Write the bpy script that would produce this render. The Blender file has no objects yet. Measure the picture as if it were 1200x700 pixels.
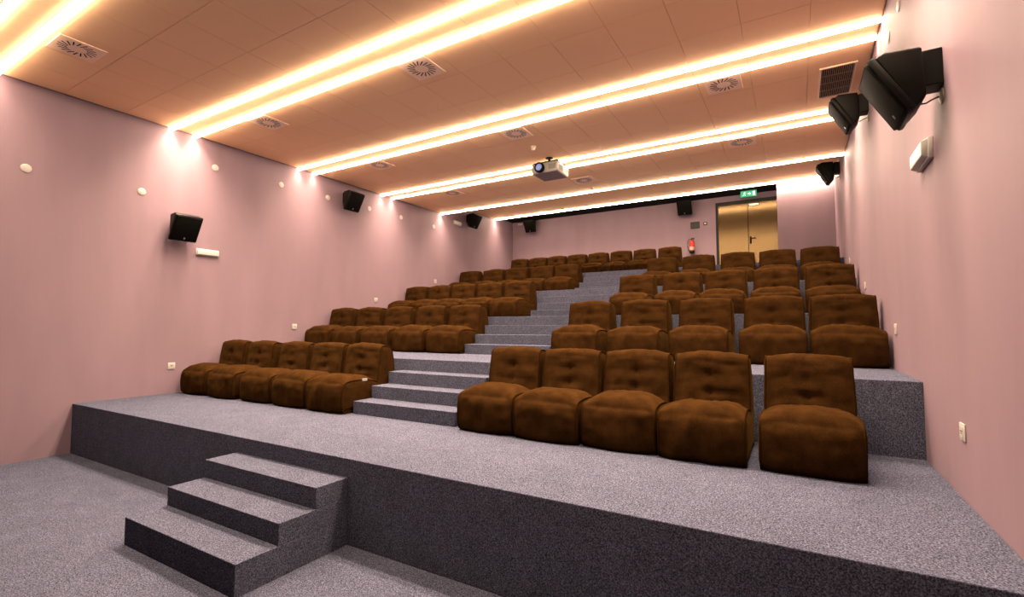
import bpy, bmesh, math, random
from mathutils import Vector, Matrix, noise
from mathutils.geometry import tessellate_polygon

scene = bpy.context.scene
COL = scene.collection

# ------------------------------------------------------------------ dimensions
W = 10.45                     # room width (x: left wall 0, right wall W)
HP = 0.74                     # platform height (platform top is z = 0, its front edge y = 0)
R4 = 0.68                     # rise of a tier
TD = 0.323                    # tread depth of the aisle steps
TIER_Y = [2.53, 5.05, 7.555, 10.06]
XL, XR = 4.345, 6.05          # aisle
H = 4.686                     # suspended ceiling
H2, H3 = 5.12, 5.215          # raised rear ceiling, unlit recess behind it, its shade painted dark
Y_STEP = 8.80                 # back edge of the suspended ceiling
Y_BACK = 13.2
Y_FRONT = -6.5
Y_STUB = 11.95                # face of the wall block right of the door
X_STUB = 9.13

# ------------------------------------------------------------------ materials
def mat(name):
    m = bpy.data.materials.new(name); m.use_nodes = True
    nt = m.node_tree
    return m, nt, nt.nodes['Principled BSDF']

def plain(name, col, rough=.5, metal=0., emit=None, strength=0., spec=None):
    m, nt, b = mat(name)
    b.inputs['Base Color'].default_value = (*col, 1)
    b.inputs['Roughness'].default_value = rough
    b.inputs['Metallic'].default_value = metal
    if spec is not None: b.inputs['Specular IOR Level'].default_value = spec
    if emit:
        b.inputs['Emission Color'].default_value = (*emit, 1)
        b.inputs['Emission Strength'].default_value = strength
    return m

def node(nt, t, **kw):
    n = nt.nodes.new(t)
    for k, v in kw.items(): setattr(n, k, v)
    return n

def ramp(nt, stops):
    r = node(nt, 'ShaderNodeValToRGB')
    el = r.color_ramp.elements
    el[0].position, el[0].color = stops[0][0], (*stops[0][1], 1)
    el[1].position, el[1].color = stops[-1][0], (*stops[-1][1], 1)
    for p, c in stops[1:-1]:
        e = el.new(p); e.color = (*c, 1)
    return r

def bump(nt, b, height, strength, dist=.01):
    n = node(nt, 'ShaderNodeBump')
    n.inputs['Strength'].default_value = strength
    n.inputs['Distance'].default_value = dist
    nt.links.new(height, n.inputs['Height'])
    nt.links.new(n.outputs['Normal'], b.inputs['Normal'])

def carpet():
    m, nt, b = mat('speckled_carpet')
    tc = node(nt, 'ShaderNodeNewGeometry')
    n1 = node(nt, 'ShaderNodeTexNoise'); n1.inputs['Scale'].default_value = 110; n1.inputs['Detail'].default_value = 3
    n1.inputs['Roughness'].default_value = .75
    n2 = node(nt, 'ShaderNodeTexNoise'); n2.inputs['Scale'].default_value = 4; n2.inputs['Detail'].default_value = 3
    mp = node(nt, 'ShaderNodeMapping'); mp.inputs['Location'].default_value = (3.137, 5.713, 7.291); mp.inputs['Rotation'].default_value = (.31, .47, .23)
    nt.links.new(tc.outputs['Position'], mp.inputs['Vector'])
    for n in (n1, n2): nt.links.new(mp.outputs['Vector'], n.inputs['Vector'])
    r = ramp(nt, [(.36, CARPET_DARK), (.5, CARPET_MID), (.66, CARPET_LIGHT)])
    nt.links.new(n1.outputs['Fac'], r.inputs['Fac'])
    r2 = ramp(nt, [(.3, (.86, .86, .86)), (.7, (1, 1, 1))])
    nt.links.new(n2.outputs['Fac'], r2.inputs['Fac'])
    mx = node(nt, 'ShaderNodeMix', data_type='RGBA', blend_type='MULTIPLY')
    mx.inputs['Factor'].default_value = 1
    nt.links.new(r.outputs['Color'], mx.inputs['A']); nt.links.new(r2.outputs['Color'], mx.inputs['B'])
    nt.links.new(mx.outputs['Result'], b.inputs['Base Color'])
    b.inputs['Roughness'].default_value = 1
    b.inputs['Specular IOR Level'].default_value = 0
    bump(nt, b, n1.outputs['Fac'], .12, .008)
    return m

def wall_paint():
    m, nt, b = mat('lavender_wall_paint')
    tc = node(nt, 'ShaderNodeNewGeometry')
    mp = node(nt, 'ShaderNodeMapping'); mp.inputs['Scale'].default_value = (2.2, 2.2, .5)
    n1 = node(nt, 'ShaderNodeTexNoise'); n1.inputs['Scale'].default_value = 1.1; n1.inputs['Detail'].default_value = 5
    n2 = node(nt, 'ShaderNodeTexNoise'); n2.inputs['Scale'].default_value = 160
    nt.links.new(tc.outputs['Position'], mp.inputs['Vector'])
    nt.links.new(mp.outputs['Vector'], n1.inputs['Vector'])
    nt.links.new(tc.outputs['Position'], n2.inputs['Vector'])
    r = ramp(nt, [(.3, tuple(c * .9 for c in WALL)), (.65, WALL)])
    nt.links.new(n1.outputs['Fac'], r.inputs['Fac'])
    nt.links.new(r.outputs['Color'], b.inputs['Base Color'])
    b.inputs['Roughness'].default_value = .6
    b.inputs['Specular IOR Level'].default_value = .22
    bump(nt, b, n2.outputs['Fac'], .12, .004)
    return m

def fabric():
    m, nt, b = mat('brown_corduroy_fabric')
    tc = node(nt, 'ShaderNodeTexCoord')
    n1 = node(nt, 'ShaderNodeTexNoise'); n1.inputs['Scale'].default_value = 9; n1.inputs['Detail'].default_value = 6
    mp = node(nt, 'ShaderNodeMapping'); mp.inputs['Scale'].default_value = (220, 60, 60); mp.inputs['Rotation'].default_value = (.3, .5, .6)
    n2 = node(nt, 'ShaderNodeTexNoise'); n2.inputs['Scale'].default_value = 1; n2.inputs['Detail'].default_value = 3
    nt.links.new(tc.outputs['Object'], n1.inputs['Vector'])
    nt.links.new(tc.outputs['Object'], mp.inputs['Vector'])
    nt.links.new(mp.outputs['Vector'], n2.inputs['Vector'])
    ad = node(nt, 'ShaderNodeMath', operation='ADD')
    nt.links.new(n1.outputs['Fac'], ad.inputs[0]); nt.links.new(n2.outputs['Fac'], ad.inputs[1])
    ml = node(nt, 'ShaderNodeMath', operation='MULTIPLY'); ml.inputs[1].default_value = .5
    nt.links.new(ad.outputs[0], ml.inputs[0])
    r = ramp(nt, [(.35, tuple(c * .6 for c in FABRIC)), (.5, FABRIC), (.68, tuple(c * 1.45 for c in FABRIC))])
    nt.links.new(ml.outputs[0], r.inputs['Fac'])
    nt.links.new(r.outputs['Color'], b.inputs['Base Color'])
    b.inputs['Roughness'].default_value = .95
    b.inputs['Specular IOR Level'].default_value = 0
    b.inputs['Sheen Weight'].default_value = .03
    b.inputs['Sheen Roughness'].default_value = .4
    b.inputs['Sheen Tint'].default_value = (.8, .42, .12, 1)
    bump(nt, b, n2.outputs['Fac'], .35, .004)
    return m

def brushed_door():
    m, nt, b = mat('brushed_door_metal')
    tc = node(nt, 'ShaderNodeTexCoord')
    mp = node(nt, 'ShaderNodeMapping'); mp.inputs['Scale'].default_value = (2, 2, 160)
    n = node(nt, 'ShaderNodeTexNoise'); n.inputs['Scale'].default_value = 1
    nt.links.new(tc.outputs['Object'], mp.inputs['Vector']); nt.links.new(mp.outputs['Vector'], n.inputs['Vector'])
    b.inputs['Base Color'].default_value = (.078, .050, .022, 1)
    b.inputs['Metallic'].default_value = .9
    b.inputs['Roughness'].default_value = .2
    bump(nt, b, n.outputs['Fac'], .1, .003)
    return m

CARPET_DARK, CARPET_MID, CARPET_LIGHT = (.012, .012, .018), (.049, .0495, .074), (.125, .125, .178)
WALL = (.192, .126, .153)
FABRIC = (.0205, .0085, .0025)
LED = (1., .78, .56)
LED_STRENGTH = 47
TUBE_DROP = .036
LAMP_WATTS = 490
LAMP_SPREAD = 112

M = dict(
    carpet=carpet(), wall=wall_paint(), fabric=fabric(), door=brushed_door(),
    ceiling=plain('ceiling_panel', (.90, .56, .32), .8, spec=.2),
    void=plain('void_and_shade_black', (.008, .007, .0065), .9, spec=.1),  # slot openings, and the painted shade of the rear ceiling recess
    dark_wall=plain('black_wall_cloth', (.03, .03, .035), .95),
    led=plain('warm_led_diffuser', (.9, .85, .75), .4, emit=LED, strength=LED_STRENGTH),
    white_metal=plain('white_powder_coat', (.95, .68, .49), .5, spec=.2),
    white=plain('white_plastic', (.36, .325, .30), .4, spec=.3),
    grey_plastic=plain('grey_plastic', (.08, .07, .065), .5, spec=.2),
    black=plain('black_plastic', (.0042, .0034, .0026), .5, spec=.10),
    grille=plain('black_speaker_grille', (.003, .0024, .0018), .7, spec=.06),
    bracket=plain('black_bracket_metal', (.004, .0033, .0027), .5, spec=.10),
    detector=plain('white_detector_plastic', (.85, .68, .52), .5, spec=.2),
    louvre=plain('louvre_metal', (.34, .22, .14), .5, spec=.2),
    cable=plain('black_cable', (.01, .01, .01), .5),
    plate=plain('cream_cable_plate', (.27, .23, .16), .4),
    piping=plain('dark_brown_piping', (.016, .0066, .0017), .95, spec=0.),
    tag=plain('white_fabric_tag', (.2, .195, .19), .8),
    proj_white=plain('projector_white', (.26, .235, .205), .4, spec=.3),
    proj_base=plain('projector_underside', (.20, .15, .15), .6),
    lens=plain('projector_lens_glass', (.02, .02, .03), .05, emit=(.5, .55, 1.), strength=.5),
    red=plain('red_enamel', (.34, .014, .006), .25),
    label=plain('paper_label', (.26, .22, .17), .6),
    steel=plain('steel', (.5, .48, .45), .3, 1.),
    frame_dark=plain('dark_door_frame', (.008, .007, .006), .5, spec=.2),
    sign_dark=plain('dark_sign_plate', (.022, .018, .018), .4, spec=.2),
    exit_green=plain('exit_sign_green', (.01, .10, .05), .4, emit=(.02, .75, .30), strength=.55),
    exit_white=plain('exit_sign_white', (.2, .2, .2), .4, emit=(.7, 1., .85), strength=1.3),
    lamp_cover=plain('emergency_lamp_cover', (.40, .365, .335), .3),
)

# ------------------------------------------------------------------ mesh helpers
def add_box(bm, lo, hi, bev=0.):
    vs = [bm.verts.new((x, y, z)) for x in (lo[0], hi[0]) for y in (lo[1], hi[1]) for z in (lo[2], hi[2])]
    fs = [(0, 1, 3, 2), (4, 6, 7, 5), (0, 4, 5, 1), (2, 3, 7, 6), (0, 2, 6, 4), (1, 5, 7, 3)]
    faces = [bm.faces.new([vs[i] for i in f]) for f in fs]
    if bev:
        es = list({e for f in faces for e in f.edges})
        bmesh.ops.bevel(bm, geom=es, offset=bev, segments=2, profile=.5, affect='EDGES')

def add_prism(bm, poly, axis, a, b, bev=0., taper=None):
    """poly in the two other axes (in order), extruded along axis from a to b."""
    def pt(p, t):
        l = list(p); l.insert(axis, t); return l
    va = [bm.verts.new(pt(p, a)) for p in poly]
    vb = [bm.verts.new(pt(p, b)) for p in poly]
    n = len(poly)
    faces = [bm.faces.new(va), bm.faces.new(vb[::-1])]
    for i in range(n): faces.append(bm.faces.new([va[i], vb[i], vb[(i + 1) % n], va[(i + 1) % n]]))
    if bev:
        es = list({e for f in faces for e in f.edges})
        bmesh.ops.bevel(bm, geom=es, offset=bev, segments=3, profile=.5, affect='EDGES')

def add_cyl(bm, c, r, h, axis=2, n=24, r2=None):
    r2 = r if r2 is None else r2
    rings = []
    for t, rr in ((0, r), (h, r2)):
        ring = []
        for i in range(n):
            a = 2 * math.pi * i / n
            l = [rr * math.cos(a), rr * math.sin(a)]; l.insert(axis, t)
            ring.append(bm.verts.new(Vector(l) + Vector(c)))
        rings.append(ring)
    bm.faces.new(rings[0]); bm.faces.new(rings[1][::-1])
    for i in range(n): bm.faces.new([rings[0][i], rings[1][i], rings[1][(i + 1) % n], rings[0][(i + 1) % n]])

def add_lathe(bm, prof, c, axis=2, n=24):
    """prof: list of (radius, height)."""
    rings = []
    for rr, t in prof:
        ring = []
        for i in range(n):
            a = 2 * math.pi * i / n
            l = [rr * math.cos(a), rr * math.sin(a)]; l.insert(axis, t)
            ring.append(bm.verts.new(Vector(l) + Vector(c)))
        rings.append(ring)
    for k in range(len(rings) - 1):
        for i in range(n):
            bm.faces.new([rings[k][i], rings[k + 1][i], rings[k + 1][(i + 1) % n], rings[k][(i + 1) % n]])
    bm.faces.new(rings[0]); bm.faces.new(rings[-1][::-1])

def add_tube(bm, pts, r, n=8):
    pts = [Vector(p) for p in pts]
    rings = []
    up = Vector((0, 0, 1))
    for i, p in enumerate(pts):
        d = (pts[min(i + 1, len(pts) - 1)] - pts[max(i - 1, 0)]).normalized()
        s = d.cross(up)
        if s.length < .15: s = d.cross(Vector((1, 0, 0)))
        s.normalize(); u = s.cross(d)
        rings.append([bm.verts.new(p + (s * math.cos(2 * math.pi * k / n) + u * math.sin(2 * math.pi * k / n)) * r) for k in range(n)])
    for a, b in zip(rings, rings[1:]):
        for k in range(n): bm.faces.new([a[k], b[k], b[(k + 1) % n], a[(k + 1) % n]])
    bm.faces.new(rings[0]); bm.faces.new(rings[-1][::-1])

def link(name, bm, m, parent=None, smooth=False, loc=None, rot=None, angle=None):
    bmesh.ops.recalc_face_normals(bm, faces=bm.faces)
    me = bpy.data.meshes.new(name); bm.to_mesh(me); bm.free()
    me.materials.append(m)
    if smooth:
        for p in me.polygons: p.use_smooth = True
        if angle:
            me.set_sharp_from_angle(angle=math.radians(angle))
    o = bpy.data.objects.new(name, me); COL.objects.link(o)
    if parent: o.parent = parent
    if loc: o.location = loc
    if rot: o.rotation_euler = rot
    return o

def tag(o, label, cat, group=None):
    o['label'] = label; o['category'] = cat
    if group: o['group'] = group
    return o

def thing(name, label, cat, loc=(0, 0, 0), rot=(0, 0, 0), group=None):
    o = bpy.data.objects.new(name, None); COL.objects.link(o)
    o.empty_display_size = .1
    o.location = loc; o.rotation_euler = rot
    return tag(o, label, cat, group)

def dup(root, label, loc, rot=(0, 0, 0)):
    r = root.copy(); COL.objects.link(r); r.location = loc; r.rotation_euler = rot; r['label'] = label
    def rec(src, dst):
        for ch in [c for c in COL.objects if c.parent == src]:
            c = ch.copy(); COL.objects.link(c); c.parent = dst; rec(ch, c)
    rec(root, r)
    return r

def struct(name, bm, m, parent=None):
    o = link(name, bm, m, parent)
    if not parent: o['kind'] = 'structure'
    return o

def box_struct(name, lo, hi, m, bev=0.):
    bm = bmesh.new(); add_box(bm, lo, hi, bev); return struct(name, bm, m)

# ------------------------------------------------------------------ room shell
box_struct('floor', (-.2, Y_FRONT - .2, -HP - .2), (W + .2, .02, -HP), M['carpet'])
box_struct('wall_left', (-.2, Y_FRONT, -HP - .2), (0, Y_BACK + .2, 5.6), M['wall'])
box_struct('wall_right', (W, Y_FRONT, -HP - .2), (W + .2, Y_BACK + .2, 5.6), M['wall'])
box_struct('wall_front', (-.2, Y_FRONT - .2, -HP - .2), (W + .2, Y_FRONT, 5.6), M['dark_wall'])
# back wall with the opening of the double door
DX0, DX1, DZ0, DZ1 = 7.40, 9.32, 4 * R4, 5.04
bm = bmesh.new()
add_box(bm, (0, Y_BACK, -HP), (DX0, Y_BACK + .2, 5.6))
add_box(bm, (DX1, Y_BACK, -HP), (W, Y_BACK + .2, 5.6))
add_box(bm, (DX0, Y_BACK, DZ1), (DX1, Y_BACK + .2, 5.6))
add_box(bm, (DX0, Y_BACK, -HP), (DX1, Y_BACK + .2, DZ0))
struct('wall_back', bm, M['wall'])
box_struct('wall_stub', (X_STUB, Y_STUB, 4 * R4 - .05), (W, Y_BACK, 5.6), M['wall'])

box_struct('platform', (0, 0, -HP), (W, TIER_Y[0], 0), M['carpet'], .006)
ends = TIER_Y[1:] + [Y_BACK]
for i, y in enumerate(TIER_Y):
    box_struct('seating_tier', (0, y, -HP), (W, ends[i], (i + 1) * R4), M['carpet'], .006)

# suspended ceiling: separate panels with open joints under a dark void
PAIRS = [(-1.41, -1.03), (1.165, 1.56), (3.72, 4.112), (6.21, 6.605)]
xs = [.05] + [9.735 - .69 * k for k in range(13, -1, -1)] + [W - .015]
ys = [Y_FRONT]
ys += [-5.6, -4.7, -3.9, -3.0]
for k, (a, b) in enumerate(PAIRS):
    pass
cen = [(PAIRS[k][0] + PAIRS[k][1] + PAIRS[k + 1][0] + PAIRS[k + 1][1]) / 4 for k in range(3)] + [7.66]
ys += [v for c in cen for v in (c - .385, c + .385)] + [Y_STEP - .16, Y_STEP, -2.05]
ys = sorted(ys)
bm = bmesh.new()
g = .002
for x0, x1 in zip(xs, xs[1:]):
    for y0, y1 in (zip(ys, ys[1:]) if x0 < 9.7 else [(ys[0], ys[-1])]):
        add_box(bm, (x0 + g, y0 + g, H), (x1 - g, y1 - g, H + .02), .003)
struct('ceiling', bm, M['ceiling'])
bm = bmesh.new()
add_box(bm, (0, Y_FRONT, H + .03), (W, Y_STEP - .03, H + .10))
struct('ceiling_void', bm, M['ceiling'])
bm = bmesh.new()
add_box(bm, (.01, Y_STEP - .02, H + .0005), (W - .01, Y_STEP, H2))         # upstand at the step
struct('ceiling_upstand', bm, M['ceiling'])
bm = bmesh.new()
add_box(bm, (.01, Y_STEP - .02, H2), (W - .01, Y_STUB - .002, H2 + .05))
add_box(bm, (.01, Y_STUB - .04, H2 + .05), (X_STUB, Y_STUB - .002, H3))
struct('ceiling_rear', bm, M['ceiling'])
box_struct('ceiling_recess', (.005, Y_STUB - .06, H3), (X_STUB - .005, Y_BACK - .005, H3 + .05), M['void'])  # unlit rear ceiling: its shade is put into the near-black colour

# ------------------------------------------------------------------ light strips
LED_LEVELS = {1.: M['led']}
def led_mat(p):
    if p not in LED_LEVELS:
        LED_LEVELS[p] = plain('warm_led_diffuser_dimmed', (.9, .85, .75), .4, emit=LED, strength=LED_STRENGTH * p)
    return LED_LEVELS[p]
def strip(label, y, z, x0=.03, x1=W - .01, power=1., glow=None):
    t = thing('ceiling_light_strip', label, 'strip light', ((x0 + x1) / 2, y, z), group='warm light strips across the ceiling')
    h = (x1 - x0) / 2
    bm = bmesh.new(); add_box(bm, (-h, -.052, -.006), (h, .052, 0), .002)
    link('housing', bm, M['white_metal'], t)
    bm = bmesh.new()
    n = 10
    prof = [(.045 * math.cos(math.pi * k / n), -.0062 - TUBE_DROP * math.sin(math.pi * k / n)) for k in range(n + 1)]
    add_prism(bm, prof, 0, -h + .004, h - .004)
    link('diffuser', bm, led_mat(glow or power), t, smooth=True, angle=40)
    la = bpy.data.lights.new('led_array', 'AREA'); la.shape = 'RECTANGLE'
    la.size = 2 * h - .02; la.size_y = .06
    la.color = LED; la.energy = LAMP_WATTS * power; la.spread = math.radians(LAMP_SPREAD)
    lo = bpy.data.objects.new('led_array', la); COL.objects.link(lo); lo.parent = t
    lo.location = (0, 0, -.0062 - TUBE_DROP - .002)
    return t
strip('warm ceiling light strip cut off at the top left corner of the photo', PAIRS[0][0], H, power=.34, glow=.85)
strip('warm ceiling light strip passing just in front of the top left square air vent', PAIRS[0][1], H, power=.34, glow=.85)
strip('warm ceiling light strip, front line of the pair above the lowest left wall speaker', PAIRS[1][0], H)
strip('warm ceiling light strip, rear line of the pair above the lowest left wall speaker', PAIRS[1][1], H)
strip('warm ceiling light strip, front line of the pair ending at the lowest right speaker', PAIRS[2][0], H, power=.6, glow=.85)
strip('warm ceiling light strip, rear line of the pair ending beside the rectangular ceiling grille', PAIRS[2][1], H, power=.6, glow=.85)
strip('warm ceiling light strip, front line of the pair passing behind the projector', PAIRS[3][0], H, power=.72, glow=.75)
strip('warm ceiling light strip, rear line of the pair passing behind the projector', PAIRS[3][1], H, power=.72, glow=.75)
strip('single warm light strip along the back edge of the lower ceiling', Y_STEP - .08, H, power=.8, glow=1.1)
strip('rearmost warm light strip, on the raised ceiling in front of the exit door', Y_STUB - .065, H2, .02, W - .012, power=.8, glow=1.5)

# ------------------------------------------------------------------ steps
def flight(name, label, x0, x1, heights, ystarts, yend, z0, cat):
    t = thing(name, label, cat, ((x0 + x1) / 2, yend, z0))
    hw = (x1 - x0) / 2
    prev = 0.
    for i, (hh, ys_) in enumerate(zip(heights, ystarts)):
        bm = bmesh.new()
        add_box(bm, (-hw, ys_ - yend, prev), (hw, -.001, hh), .005)
        link('step', bm, M['carpet'], t)
        prev = hh + .0003
    return t
flight('step_block', 'grey carpeted block of three steps standing against the front of the platform', 4.37, 6.057,
       [.236, .405, .58], [-.9855, -.657, -.3285], 0, -HP, 'steps')
names = ['grey carpeted aisle steps between the front row seats, lowest flight',
         'grey carpeted aisle steps between the second row seats',
         'grey carpeted aisle steps between the third row seats',
         'grey carpeted aisle steps between the fourth row seats, topmost flight']
for i, y in enumerate(TIER_Y):
    flight('aisle_steps', names[i], XL, XR, [.17, .34, .51], [y - 3 * TD, y - 2 * TD, y - TD], y, i * R4, 'steps')

# ------------------------------------------------------------------ lounge seats
def catmull(pts, per):
    out = []
    P = [pts[0]] + list(pts) + [pts[-1]]
    for i in range(1, len(P) - 2):
        p0, p1, p2, p3 = (Vector(q) for q in P[i - 1:i + 3])
        for k in range(per):
            t = k / per
            out.append(.5 * ((2 * p1) + (p2 - p0) * t + (2 * p0 - 5 * p1 + 4 * p2 - p3) * t * t + (3 * p1 - p0 - 3 * p2 + p3) * t ** 3))
    out.append(Vector(pts[-1]))
    return out

SEAT_P = [(-.42, .0), (-.472, .05), (-.487, .18), (-.480, .31), (-.455, .385), (-.40, .418), (-.25, .432), (-.04, .420), (.07, .400), (.135, .375)]
BACK_P = [(.135, .375), (.150, .44), (.175, .62), (.205, .80), (.225, .862), (.275, .885), (.36, .875), (.425, .835), (.465, .66), (.485, .38), (.475, .12), (.44, 0.)]
seat_prof = catmull(SEAT_P, 6)
back_prof = catmull(BACK_P, 6)

def half_width(y, z):
    # a little wider low at the front, slimmer at the top of the back
    f = .345 + .008 * max(0, min(1, (-y) / .45))
    return f - .010 * max(0, (z - .5) / .4)

def normals2(prof):
    ns = []
    for i in range(len(prof)):
        d = prof[min(i + 1, len(prof) - 1)] - prof[max(i - 1, 0)]
        ns.append(Vector((-d.y, d.x)).normalized())
    return ns

def gauss(x, c, s): return math.exp(-((x - c) / s) ** 2)

def sheet(prof, seed, kind, nx=26):
    ns = normals2(prof)
    bm = bmesh.new()
    rows = []
    rnd = Vector((seed * 7.3, seed * 3.1, seed * 1.7))
    N = len(prof)
    sag = (noise.noise(rnd) * .02)
    for i, (p, n) in enumerate(zip(prof, ns)):
        row = []
        y, z = p.x, p.y
        hw = half_width(y, z)
        t = i / (N - 1)
        for j in range(nx + 1):
            u = -1 + 2 * j / nx
            puff = 1 - abs(u) ** (3.6 if kind == 'seat' else 2.8)
            w = 0.
            if kind == 'seat':
                top = max(0, min(1, (t - .44) / .12))
                amp = .040 * min(1, t / .05 + .35) * (1 - top) + (.062 + .012 * gauss(t, .74, .14)) * top
                amp *= 1 - .93 * max(0, (t - .84) / .16) ** 1.4
                # soft ridge where the top meets the front, ears at its ends
                w -= .013 * gauss(t, .46, .06) * (1 - .25 * abs(u))
                w += .020 * gauss(t, .47, .06) * gauss(abs(u), .97, .06)
                q = Vector((u * 1.6, t * 5.5, 0)) + rnd
                w += .022 * noise.noise(q) * puff
                # folds running in from the piping
                fold = noise.noise(Vector((u * 2.2, t * 15, 3.)) + rnd)
                w += .016 * fold * (abs(u) ** 1.3) * (1 - abs(u) ** 10)
                w += .010 * noise.noise(Vector((u * 9, t * 6, 2.)) + rnd) * (1 - abs(u) ** 8)
                w += sag * puff * top
            else:
                front = max(0, 1 - max(0, t - .42) / .05) if t > .42 else 1.
                amp = .034
                amp *= min(1, t / .06 + .25)
                for zc in (.535, .70):
                    d = gauss(z, zc, .018) * front
                    w -= .012 * d * (1 - abs(u) ** 6)
                    w -= .020 * gauss(z, zc, .036) * gauss(u, 0, .16) * front
                w -= .012 * gauss(u, 0, .06) * front * min(1, t / .1)
                q = Vector((u * 2.0, t * 6, 5.)) + rnd
                w += .010 * noise.noise(q) * puff
                w += .008 * noise.noise(Vector((u * 6, z * 9, 9.)) + rnd) * (1 - abs(u) ** 8)
                w += .009 * noise.noise(Vector((u * 1.5, z * 24, 4.)) + rnd) * (1 - abs(u) ** 10) * front
                if z < .1: amp *= max(0, z / .1)
            d = amp * puff + w
            yy, zz = y + n.x * d, z + n.y * d
            zz = max(zz, 0.0)
            # the strip narrows slightly where the piping gathers it
            xx = u * hw
            row.append(bm.verts.new((xx, yy, zz)))
        rows.append(row)
    for a, b in zip(rows, rows[1:]):
        for j in range(nx): bm.faces.new([a[j], a[j + 1], b[j + 1], b[j]])
    return bm

OUTLINE = [Vector(p) for p in seat_prof] + [Vector(p) for p in back_prof[1:]]

def side_panel(sgn, seed):
    """L-shaped bulging side between the two piping seams."""
    bm = bmesh.new()
    n = len(OUTLINE)
    dirs = []
    for i in range(n):
        d = OUTLINE[(i + 1) % n] - OUTLINE[i - 1]
        dirs.append(Vector((d.y, -d.x)).normalized())
    rings = []
    for inset, out in ((0, 0), (.018, .009), (.045, .016), (.075, .019)):
        ring = []
        for p, d in zip(OUTLINE, dirs):
            q = p + d * inset
            if inset and p.y < .05: q.y = max(q.y, p.y if inset < .03 else .0)
            k = noise.noise(Vector((q.x * 5, q.y * 5, seed * 3.3 + sgn))) * .006 * (inset / .075)
            ring.append(bm.verts.new((sgn * (half_width(p.x, p.y) + out * (1 if p.y > .03 else .4) + k), q.x, max(q.y, 0))))
        rings.append(ring)
    for a, b in zip(rings, rings[1:]):
        for i in range(n): bm.faces.new([a[i], a[(i + 1) % n], b[(i + 1) % n], b[i]])
    tris = tessellate_polygon([[Vector((v.co.y, v.co.z, 0)) for v in rings[-1]]])
    for t in tris:
        try: bm.faces.new([rings[-1][k] for k in t])
        except ValueError: pass
    return bm

def piping_bm(sgn):
    bm = bmesh.new()
    pts = [(sgn * (half_width(p.x, p.y) + .002), p.x, p.y) for p in OUTLINE if p.y > .004]
    add_tube(bm, pts, .0085, 6)
    return bm

def seat_variant(seed, label):
    t = thing('lounge_seat', label, 'seat', (0, 0, 0), group='brown lounge seats in the tiered rows')
    link('seat', sheet(seat_prof, seed, 'seat'), M['fabric'], t, smooth=True)
    link('backrest', sheet(back_prof, seed + .5, 'back'), M['fabric'], t, smooth=True)
    for s in (-1, 1):
        link('side_panel', side_panel(s, seed), M['fabric'], t, smooth=True, angle=70)
        link('piping', piping_bm(s), M['piping'], t, smooth=True)
    return t
def care_tag(t, s=1):
    bm = bmesh.new(); add_box(bm, (-.004, -.045, -.012), (.010, .045, .022), .002)
    o = link('care_tag', bm, M['tag'], t, loc=(s * .352, -.10, .420))
    o['label'] = 'small white fabric tag'

random.seed(4)
ORD_L = ['against the left wall', 'second from the left wall', 'in the middle of its five', 'second from the aisle steps', 'directly beside the aisle steps']
ORD_R = ['directly beside the aisle steps', 'second from the aisle steps', 'in the middle of its five', 'second from the right wall', 'nearest the right wall']
ROWS = ['front', 'second', 'third', 'fourth']
LX = [[.15, 1.0, 1.88, 2.73, 3.54], [.09, .94, 1.81, 2.70, 3.56], [.06, .87, 1.69, 2.50, 3.31], [.08, .97, 1.83, 2.69, 3.48]]
RX = [[6.15, 6.905, 7.655, 8.395, 9.21], [6.15, 7.07, 7.97, 8.86, 9.67], [6.23, 7.14, 7.97, 8.83, 9.66], [6.18, 7.06, 7.96, 8.80, 9.63]]
BX = [.46, 1.22, 1.95, 2.71, 3.47, 4.25, 5.02, 5.80]
spots = []
for r in range(4):
    for k in range(5):
        extra = ', white tag' if (r == 0 and k in (3, 4)) else ''
        spots.append((LX[r][k] + .015, r, 'brown lounge seat in the %s left row %s%s' % (ROWS[r], ORD_L[k], extra), 'L', k))
    for k in range(5):
        spots.append((RX[r][k], r, 'brown lounge seat in the %s right row %s' % (ROWS[r], ORD_R[k]), 'R', k))
BN = ['leftmost of eight in the back row under the back wall', 'second from the left in the back row of eight', 'third from the left in the back row of eight',
      'fourth from the left in the back row of eight', 'fifth from the left in the back row of eight', 'third from the right in the back row of eight',
      'second from the right in the back row of eight', 'rightmost of eight in the back row, nearest the fire extinguisher']
for k in range(8): spots.append((BX[k], 4, 'brown lounge seat, ' + BN[k], 'B', k))
protos = []
for i, (x, r, label, side, k) in enumerate(spots):
    loc = (x + .36 + random.uniform(-.006, .006), 1.925 + 2.515 * r + random.uniform(-.02, .02), r * R4)
    if r == 4: loc = (x + .365, 12.05, 4 * R4)
    rot = (0, 0, math.radians(random.uniform(-.6, .6)))
    if i < 5:
        t = seat_variant(i + 1, label); t.location = loc; t.rotation_euler = rot; protos.append(t)
    else:
        t = dup(protos[(i * 3 + r) % 5], label, loc, rot)
    t.scale.x = {'L': 1.055, 'R': 1.05 if r else .985, 'B': .955}[side]
# white tags: added after copying so that only the seats that show one carry it
for o in list(COL.objects):
    if o.get('label') and 'white tag' in o['label']: care_tag(o)

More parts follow.
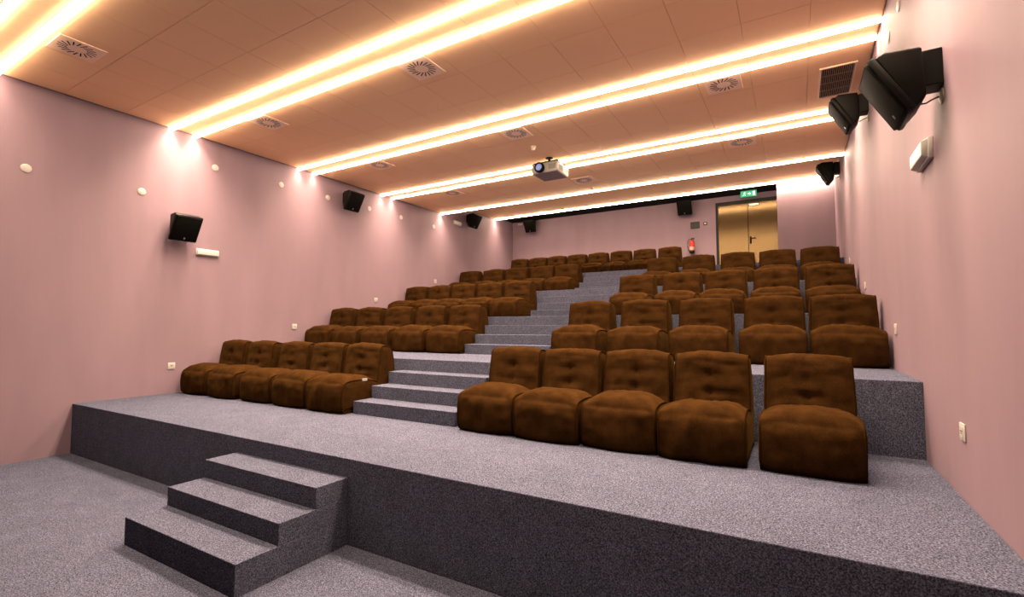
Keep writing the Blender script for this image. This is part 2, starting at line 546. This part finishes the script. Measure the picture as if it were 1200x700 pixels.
# ------------------------------------------------------------------ loudspeakers
# profile: (distance from the wall, height) seen from the side; built against a wall at x = 0, facing +x
SP_PROF = [(.126, 0.), (.345, .005), (.405, -.03), (.180, -.435), (.11, -.355)]
def speaker(label, loc, rotz, plate=True, kind='side'):
    t = thing('wall_speaker', label, 'speaker', loc, (0, 0, rotz), group='black wall speakers')
    bm = bmesh.new()
    add_prism(bm, SP_PROF, 1, -.21, .21, .018)
    for v in bm.verts:                                   # the cabinet tapers towards the wall
        k = max(0, min(1, (v.co.x - .1) / .3)); v.co.y *= .80 + .20 * k
    link('cabinet', bm, M['black'], t, smooth=True, angle=35)
    # baffle with rounded corners, in the slanted front plane
    a, b = Vector((.405, 0, -.03)), Vector((.180, 0, -.435))
    d = (b - a).normalized(); n = Vector((-d.z, 0, d.x))
    if n.x < 0: n = -n
    L = (b - a).length
    bm = bmesh.new()
    add_box(bm, (-.225, -.01, -.004), (.225, L + .01, .052), .022)
    mtx = Matrix(((0, d.x, n.x, a.x), (1, 0, 0, 0), (0, d.z, n.z, a.z), (0, 0, 0, 1)))
    bm.transform(mtx); link('baffle', bm, M['black'], t, smooth=True, angle=35)
    bm = bmesh.new()
    add_box(bm, (-.205, .01, .0525), (.205, L - .01, .072), .016)
    bm.transform(mtx); link('grille', bm, M['grille'], t, smooth=True, angle=35)
    bm = bmesh.new()
    add_box(bm, (-.012, L - .075, .0725), (.012, L - .045, .075))
    bm.transform(mtx); link('badge', bm, M['steel'], t)
    bm = bmesh.new()
    add_box(bm, (0, -.09, -.26), (.115, .09, .0), .006)
    add_box(bm, (.11, -.05, -.2), (.14, .05, -.04))
    link('bracket', bm, M['bracket'], t)
    if plate:
        bm = bmesh.new(); add_lathe(bm, [(.055, 0), (.055, .006), (.03, .016), (.0005, .018)], (0, .02, -.33), axis=0)
        link('cable_plate', bm, M['plate'], t, smooth=True, angle=40)
        bm = bmesh.new()
        add_tube(bm, [(.012, .02, -.33), (.03, .02, -.335), (.06, .015, -.345), (.09, .01, -.36), (.125, .0, -.355)], .006)
        link('cable', bm, M['cable'], t, smooth=True)
    return t
SPY = [1.33, 5.05, 10.2]; SPZ = [3.13, 4.44, 4.93]
speaker('black wall speaker lowest on the left wall, above the white emergency lamp', (0, SPY[0], SPZ[0]), 0)
speaker('black wall speaker midway along the left wall between round white discs', (0, SPY[1], SPZ[1]), 0)
speaker('black wall speaker rearmost on the left wall near the back corner', (0, SPY[2], SPZ[2]), 0)
speaker('large black wall speaker nearest the camera, high on the right wall', (W, 1.47, 3.145), math.pi)
speaker('black wall speaker midway along the right wall, below the ceiling grille', (W, 5.2, 4.41), math.pi)
speaker('black wall speaker rearmost on the right wall beside the pale wall block', (W, SPY[2], SPZ[2]), math.pi)
speaker('black speaker under the ceiling at the left end of the back wall', (.92, Y_BACK, 5.19), -math.pi / 2, plate=False)
speaker('black speaker on the back wall above the fire extinguisher', (6.52, Y_BACK, 5.19), -math.pi / 2, plate=False)

# ------------------------------------------------------------------ air vents, grille, detectors
vt = None
VENTS = [(1.75, -.69, 'square white air vent with radial slots nearest the top left corner'),
         (5.2, 1.88, 'square white air vent with radial slots below the second light pair, top centre'),
         (8.69, 4.44, 'square white air vent with radial slots left of the rectangular grille'),
         (1.75, 1.89, 'square white air vent with radial slots second along the left side of the ceiling'),
         (5.2, 4.46, 'square white air vent with radial slots just in front of the projector'),
         (8.7, 6.99, 'square white air vent with radial slots rearmost on the right side of the ceiling'),
         (1.78, 4.45, 'square white air vent with radial slots third along the left side of the ceiling'),
         (5.19, 7.73, 'square white air vent with radial slots just behind the projector'),
         (1.78, 7.02, 'square white air vent with radial slots rearmost on the left side of the ceiling')]
def vent(label, loc):
    t = thing('air_vent', label, 'air vent', loc, group='square radial air vents')
    bm = bmesh.new(); add_box(bm, (-.235, -.235, -.012), (.235, .235, 0), .004)
    link('face_plate', bm, M['white_metal'], t)
    bm = bmesh.new()
    for k in range(18):
        a = 2 * math.pi * k / 18
        ca, sa = math.cos(a), math.sin(a)
        tw = a + .45
        dv = Vector((math.cos(tw), math.sin(tw), 0)); pv = Vector((-dv.y, dv.x, 0))
        c = Vector((ca, sa, 0)) * .095
        q = [c + pv * .006, c - pv * .006, c + dv * .10 - pv * .008, c + dv * .10 + pv * .008]
        lo = [bm.verts.new((v.x, v.y, -.0135)) for v in q]; hi = [bm.verts.new((v.x, v.y, -.0121)) for v in q]
        bm.faces.new(lo); bm.faces.new(hi[::-1])
        for i in range(4): bm.faces.new([lo[i], hi[i], hi[(i + 1) % 4], lo[(i + 1) % 4]])
    link('radial_slots', bm, M['void'], t)
    return t
for x, y, label in VENTS:
    if vt is None: vt = vent(label, (x, y, H))
    else: dup(vt, label, (x, y, H))

t = thing('air_grille', 'large rectangular air grille of dark louvres near the right wall', 'air grille', (10.09, 5.16, H))
bm = bmesh.new()
for lo, hi in (((-.215, -.5), (-.19, .5)), ((.19, -.5), (.215, .5)), ((-.19, -.5), (.19, -.475)), ((-.19, .475), (.19, .5))):
    add_box(bm, (*lo, -.015), (*hi, 0))
link('frame', bm, M['white_metal'], t)
bm = bmesh.new(); add_box(bm, (-.19, -.475, -.003), (.19, .475, -.0005)); link('backing', bm, M['void'], t)
bm = bmesh.new()
for k in range(16):
    x = -.178 + k * .0237
    add_prism(bm, [(x - .004, -.003), (x + .0045, -.0135), (x + .0065, -.0135), (x - .002, -.003)], 1, -.474, .474)
for y in (-.24, 0, .24): add_box(bm, (-.19, y - .006, -.012), (.19, y + .006, -.004))
link('louvres', bm, M['louvre'], t)

def detector(label, loc):
    t = thing('smoke_detector', label, 'smoke detector', loc)
    bm = bmesh.new(); add_lathe(bm, [(.055, 0), (.055, -.018), (.05, -.02)], (0, 0, 0)); link('base', bm, M['detector'], t, smooth=True, angle=40)
    bm = bmesh.new(); add_lathe(bm, [(.047, -.0202), (.045, -.045), (.028, -.07), (.001, -.078)], (0, 0, 0)); link('dome', bm, M['detector'], t, smooth=True, angle=50)
    return t
detector('small white smoke detector on the ceiling in front of the projector', (5.16, 5.2, H))
detector('small white smoke detector on the ceiling behind the projector near the single strip', (5.13, 8.42, H))

# ------------------------------------------------------------------ projector
t = thing('ceiling_projector', 'white video projector with a glowing lens hanging from the ceiling', 'projector', (5.14, 6.00, H))
zb, ztp = 4.315 - H, 4.525 - H
bm = bmesh.new(); add_box(bm, (-.29, -.29, zb + .012), (.29, .29, ztp), .018); link('body', bm, M['proj_white'], t, smooth=True, angle=35)
bm = bmesh.new(); add_box(bm, (-.275, -.275, zb), (.275, .275, zb + .014), .004); link('base_plate', bm, M['proj_base'], t)
bm = bmesh.new()
add_lathe(bm, [(.098, 0), (.105, -.03), (.1, -.085), (.085, -.10), (.078, -.07)], (-.09, -.288, zb + .105), axis=1)
lr = link('lens_barrel', bm, M['black'], t, smooth=True, angle=35)
bm = bmesh.new(); add_lathe(bm, [(.070, 0), (.055, -.014), (.03, -.022), (.001, -.025)], (-.09, -.363, zb + .105), axis=1)
link('lens', bm, M['lens'], lr, smooth=True)
bm = bmesh.new()
add_box(bm, (-.28, -.24, ztp + .001), (.28, -.20, ztp + .035), .004); add_box(bm, (-.28, .10, ztp + .001), (.28, .14, ztp + .035), .004)
add_box(bm, (-.02, -.24, ztp + .012), (.02, .14, ztp + .04)); add_box(bm, (-.26, -.22, ztp + .015), (-.23, .12, ztp + .035)); add_box(bm, (.23, -.22, ztp + .015), (.26, .12, ztp + .035))
link('mounting_frame', bm, M['bracket'], t)
bm = bmesh.new(); add_cyl(bm, (0, -.05, ztp + .03), .028, -ztp - .03, 2); add_lathe(bm, [(.08, -.0005), (.08, -.012), (.03, -.02)], (0, -.05, 0)); link('mount_pole', bm, M['bracket'], t, smooth=True, angle=40)
bm = bmesh.new()
for k in range(9): add_box(bm, (.2905, -.2 + k * .022, zb + .05), (.2925, -.19 + k * .022, zb + .16))
link('side_vent', bm, M['grey_plastic'], t)
bm = bmesh.new(); add_box(bm, (.292, .16, zb + .10), (.30, .22, zb + .15), .003); link('side_port', bm, M['grey_plastic'], t)
bm = bmesh.new()
for k in range(8): add_box(bm, (.10 + k * .02, -.2925, zb + .05), (.11 + k * .02, -.2905, zb + .16))
link('front_vent', bm, M['grey_plastic'], t)

# ------------------------------------------------------------------ things on the side walls
def disc(label, loc, rot=0):
    t = thing('wall_disc', label, 'wall disc', loc, (0, 0, rot), group='round white discs on the side walls')
    bm = bmesh.new(); add_lathe(bm, [(.062, 0), (.062, .006), (.055, .011)], (0, 0, 0), axis=0, n=28); link('rim', bm, M['white'], t, smooth=True, angle=35)
    bm = bmesh.new(); add_lathe(bm, [(.052, .0112), (.045, .014), (.001, .015)], (0, 0, 0), axis=0, n=28); link('cap', bm, M['white'], t, smooth=True, angle=35)
    return t
D = [(-.66, 3.445, 'round white disc on the left wall, leftmost in the photo'),
     (.77, 3.45, 'round white disc on the left wall, just left of the lowest speaker'),
     (1.95, 4.2, 'round white disc on the left wall, above and right of the lowest speaker'),
     (3.32, 4.22, 'round white disc on the left wall, midway between the first two speakers'),
     (4.53, 4.22, 'round white disc on the left wall, just left of the middle speaker'),
     (5.82, 4.23, 'round white disc on the left wall, just right of the middle speaker'),
     (7.0, 4.23, 'round white disc on the left wall, second past the middle speaker'),
     (8.41, 4.22, 'round white disc on the left wall, farthest back before the rear lamp')]
d0 = None
for y, z, label in D:
    if d0 is None: d0 = disc(label, (0, y, z))
    else: dup(d0, label, (0, y, z))
dup(d0, 'round white disc on the right wall at the top edge of the photo', (W, 2.78, 4.28), (0, 0, math.pi))
dup(d0, 'round white disc on the right wall just above the large near speaker', (W, 3.37, 4.27), (0, 0, math.pi))

def socket(label, loc, rot=0):
    t = thing('wall_socket', label, 'socket', loc, (0, 0, rot), group='white wall sockets along the rows')
    bm = bmesh.new(); add_box(bm, (0, -.058, -.058), (.010, .058, .058), .004); link('face_plate', bm, M['white'], t, smooth=True, angle=35)
    bm = bmesh.new()
    add_box(bm, (.0102, -.036, -.036), (.0125, .036, .036), .002)
    link('insert', bm, M['white'], t)
    bm = bmesh.new()
    add_box(bm, (.0127, -.022, .002), (.0142, .022, .010)); add_box(bm, (.0127, -.010, -.012), (.0142, .010, -.006))
    link('contacts', bm, M['grey_plastic'], t)
    return t
SK = [(1.33, .475), (3.73, 1.165), (6.1, 1.86), (8.51, 2.55)]
s0 = None
for (y, z), r in zip(SK, ROWS):
    label = 'white wall socket on the left wall beside the %s seat row' % r
    if s0 is None: s0 = socket(label, (0, y, z))
    else: dup(s0, label, (0, y, z))
for (y, z), r in zip([(1.36, .46), (3.76, 1.14), (6.3, 1.81), (8.62, 2.47)], ROWS):
    dup(s0, 'white wall socket on the right wall beside the %s seat row' % r, (W, y, z), (0, 0, math.pi))

def emergency(label, loc, rot, L=.40, hgt=.11, dep=.05):
    t = thing('emergency_lamp', label, 'emergency lamp', loc, (0, 0, rot))
    bm = bmesh.new(); add_box(bm, (0, -L / 2, -hgt / 2), (dep * .45, L / 2, hgt / 2), .006); link('housing', bm, M['white'], t, smooth=True, angle=35)
    bm = bmesh.new()
    add_prism(bm, [(dep * .452, -hgt * .44), (dep, -hgt * .34), (dep, hgt * .30), (dep * .452, hgt * .44)], 1, -L * .475, L * .475, .005)
    link('cover', bm, M['lamp_cover'], t, smooth=True, angle=35)
    return t
emergency('long white emergency lamp low on the left wall, below the lowest speaker', (0, 1.86, 2.545), 0, .40, .13)
emergency('small white emergency lamp high on the left wall before the rear speaker', (0, 9.6, 4.545), 0, .40, .13)
emergency('white emergency lamp on the right wall below the large near speaker', (W, 1.98, 2.55), math.pi, .44, .17, .075)
t = emergency('tiny white sensor box under the ceiling in the far left corner', (.35, Y_BACK, 5.12), -math.pi / 2, .2, .08)

# ------------------------------------------------------------------ back wall: door, signs, extinguisher
bm = bmesh.new()
add_box(bm, (DX0, Y_BACK - .012, DZ0), (DX0 + .07, Y_BACK + .12, DZ1))
add_box(bm, (DX1 - .07, Y_BACK, DZ0), (DX1, Y_BACK + .12, DZ1))
add_box(bm, (DX0 + .07, Y_BACK - .012, DZ1 - .10), (X_STUB - .003, Y_BACK + .12, DZ1))
fr = struct('door_1', bm, M['frame_dark'])
mx = 8.31
for a, b, s in ((DX0 + .073, mx - .006, 'l'), (mx + .006, DX1 - .073, 'r')):
    bm = bmesh.new(); add_box(bm, (a, Y_BACK + .02, DZ0 + .01), (b, Y_BACK + .07, DZ1 - .105), .003)
    lf = link('door_leaf', bm, M['door'], fr)
    if s == 'l':
        bm = bmesh.new(); add_box(bm, (mx - .055, Y_BACK + .008, DZ0 + .012), (mx - .008, Y_BACK + .0195, DZ1 - .107), .002)
        link('astragal', bm, M['door'], lf)
    else:
        bm = bmesh.new()
        add_box(bm, (mx + .03, Y_BACK + .008, 3.68), (mx + .085, Y_BACK + .0195, 3.90), .004)
        add_tube(bm, [(mx + .057, Y_BACK + .01, 3.84), (mx + .057, Y_BACK - .04, 3.84), (mx + .08, Y_BACK - .045, 3.84), (mx + .20, Y_BACK - .045, 3.84)], .013)
        add_cyl(bm, (mx + .057, Y_BACK - .0, 3.73), .016, .01, 1, 16)
        h = link('door_handle', bm, M['black'], lf); h['label'] = 'black lever handle'
        bm = bmesh.new()
        add_box(bm, (mx + .05, Y_BACK - .03, DZ1 - .20), (mx + .30, Y_BACK + .0195, DZ1 - .15), .004)
        link('door_closer', bm, M['steel'], lf)

t = thing('exit_sign', 'green lit emergency exit sign above the double door', 'sign', (8.375, 12.8, H3))
bm = bmesh.new(); add_box(bm, (-.215, -.022, -.185), (.215, .022, -.012), .004); link('sign_panel', bm, M['exit_green'], t)
bm = bmesh.new(); add_box(bm, (-.20, -.03, -.014), (.20, .03, 0), .003); link('bracket', bm, M['grey_plastic'], t)
bm = bmesh.new()
yf0, yf1 = -.0245, -.0225
def flat(poly): add_prism(bm, poly, 1, yf0, yf1)
add_cyl(bm, (-.10, yf0, -.048), .013, .002, 1, 14)                                    # running figure
flat([(-.115, -.062), (-.092, -.066), (-.100, -.112), (-.124, -.106)])
flat([(-.092, -.068), (-.066, -.088), (-.072, -.096), (-.096, -.080)])
flat([(-.114, -.066), (-.142, -.080), (-.138, -.090), (-.112, -.078)])
flat([(-.102, -.108), (-.080, -.130), (-.084, -.160), (-.094, -.160), (-.092, -.134), (-.116, -.114)])
flat([(-.122, -.104), (-.132, -.132), (-.160, -.140), (-.160, -.150), (-.124, -.140), (-.108, -.112)])
flat([(-.02, -.09), (.02, -.09), (.02, -.06), (.07, -.102), (.02, -.144), (.02, -.114), (-.02, -.114)])   # arrow
flat([(.11, -.04), (.175, -.04), (.175, -.16), (.11, -.16)])                           # doorway
link('pictogram', bm, M['exit_white'], t)

t = thing('fire_extinguisher', 'red fire extinguisher hanging on the back wall left of the door', 'fire extinguisher', (6.69, Y_BACK, 3.5))
bm = bmesh.new(); add_lathe(bm, [(.06, 0), (.075, .012), (.078, .03), (.078, .33), (.066, .375), (.035, .405), (.028, .425)], (0, -.10, 0)); link('cylinder', bm, M['red'], t, smooth=True, angle=40)
bm = bmesh.new()
n = 10
pr = [(.0795 * math.cos(math.pi * (1.12 + .76 * k / n)), -.10 + .0795 * math.sin(math.pi * (1.12 + .76 * k / n))) for k in range(n + 1)]
pr += [(.0783 * math.cos(math.pi * (1.88 - .76 * k / n)), -.10 + .0783 * math.sin(math.pi * (1.88 - .76 * k / n))) for k in range(n + 1)]
add_prism(bm, pr, 2, .10, .20)
link('label', bm, M['label'], t)
bm = bmesh.new(); add_lathe(bm, [(.062, .0), (.0765, .010), (.0795, .03), (.0795, .07)], (0, -.10, -.001)); link('foot_ring', bm, M['black'], t, smooth=True, angle=40)
bm = bmesh.new()
add_cyl(bm, (0, -.10, .425), .022, .03, 2, 14)
add_box(bm, (-.012, -.115, .445), (.075, -.085, .462)); add_box(bm, (-.012, -.115, .472), (.085, -.085, .488)); add_box(bm, (-.012, -.115, .445), (.01, -.085, .486))
link('valve', bm, M['black'], t)
bm = bmesh.new()
add_tube(bm, [(-.012, -.11, .44), (-.06, -.115, .46), (-.10, -.115, .43), (-.128, -.11, .35), (-.132, -.11, .22), (-.115, -.11, .12), (-.088, -.115, .06)], .012)
link('hose', bm, M['cable'], t, smooth=True)
bm = bmesh.new(); add_box(bm, (-.02, -.025, .30), (.02, 0, .40)); link('wall_hook', bm, M['bracket'], t)

t = thing('wall_notice', 'small dark framed notice on the back wall above the fire extinguisher', 'notice', (6.78, Y_BACK, 4.41))
bm = bmesh.new()
for lo, hi in (((-.135, -.105), (.135, -.088)), ((-.135, .088), (.135, .105)), ((-.135, -.088), (-.118, .088)), ((.118, -.088), (.135, .088))):
    add_box(bm, (lo[0], -.018, lo[1]), (hi[0], 0, hi[1]))
link('frame', bm, M['frame_dark'], t)
bm = bmesh.new(); add_box(bm, (-.118, -.010, -.088), (.118, -.001, .088)); link('panel', bm, M['sign_dark'], t)
t = thing('call_button', 'small dark framed call button beside the framed notice', 'button', (7.09, Y_BACK, 4.43))
bm = bmesh.new(); add_box(bm, (-.055, -.02, -.05), (.055, 0, .05), .004); link('surround', bm, M['frame_dark'], t)
bm = bmesh.new(); add_box(bm, (-.032, -.026, -.026), (.032, -.0202, .028), .003); link('button', bm, M['white'], t)

# ------------------------------------------------------------------ world, camera, view
w = bpy.data.worlds.new('world'); scene.world = w; w.use_nodes = True
w.node_tree.nodes['Background'].inputs[0].default_value = (.01, .01, .012, 1)
w.node_tree.nodes['Background'].inputs[1].default_value = .2

cam = bpy.data.cameras.new('camera'); co = bpy.data.objects.new('camera', cam); COL.objects.link(co)
yaw, pitch = .5317, .0578
fw = Vector((-math.sin(yaw) * math.cos(pitch), math.cos(yaw) * math.cos(pitch), math.sin(pitch)))
rt = Vector((math.cos(yaw), math.sin(yaw), 0)); up = rt.cross(fw)
m3 = Matrix((rt, up, -fw)).transposed()
co.matrix_world = Matrix.Translation((9.5078, -3.0164, 1.1673)) @ m3.to_4x4()
cam.sensor_fit = 'HORIZONTAL'; cam.sensor_width = 36.; cam.lens = 36. * 567.24 / 1200.
cam.clip_start = .05
scene.camera = co
scene.view_settings.view_transform = 'Standard'
scene.view_settings.look = 'None'
scene.view_settings.gamma = 1
scene.view_settings.use_curve_mapping = False
scene.view_settings.exposure = 0.0
scene.cycles.max_bounces = 8
scene.cycles.diffuse_bounces = 5
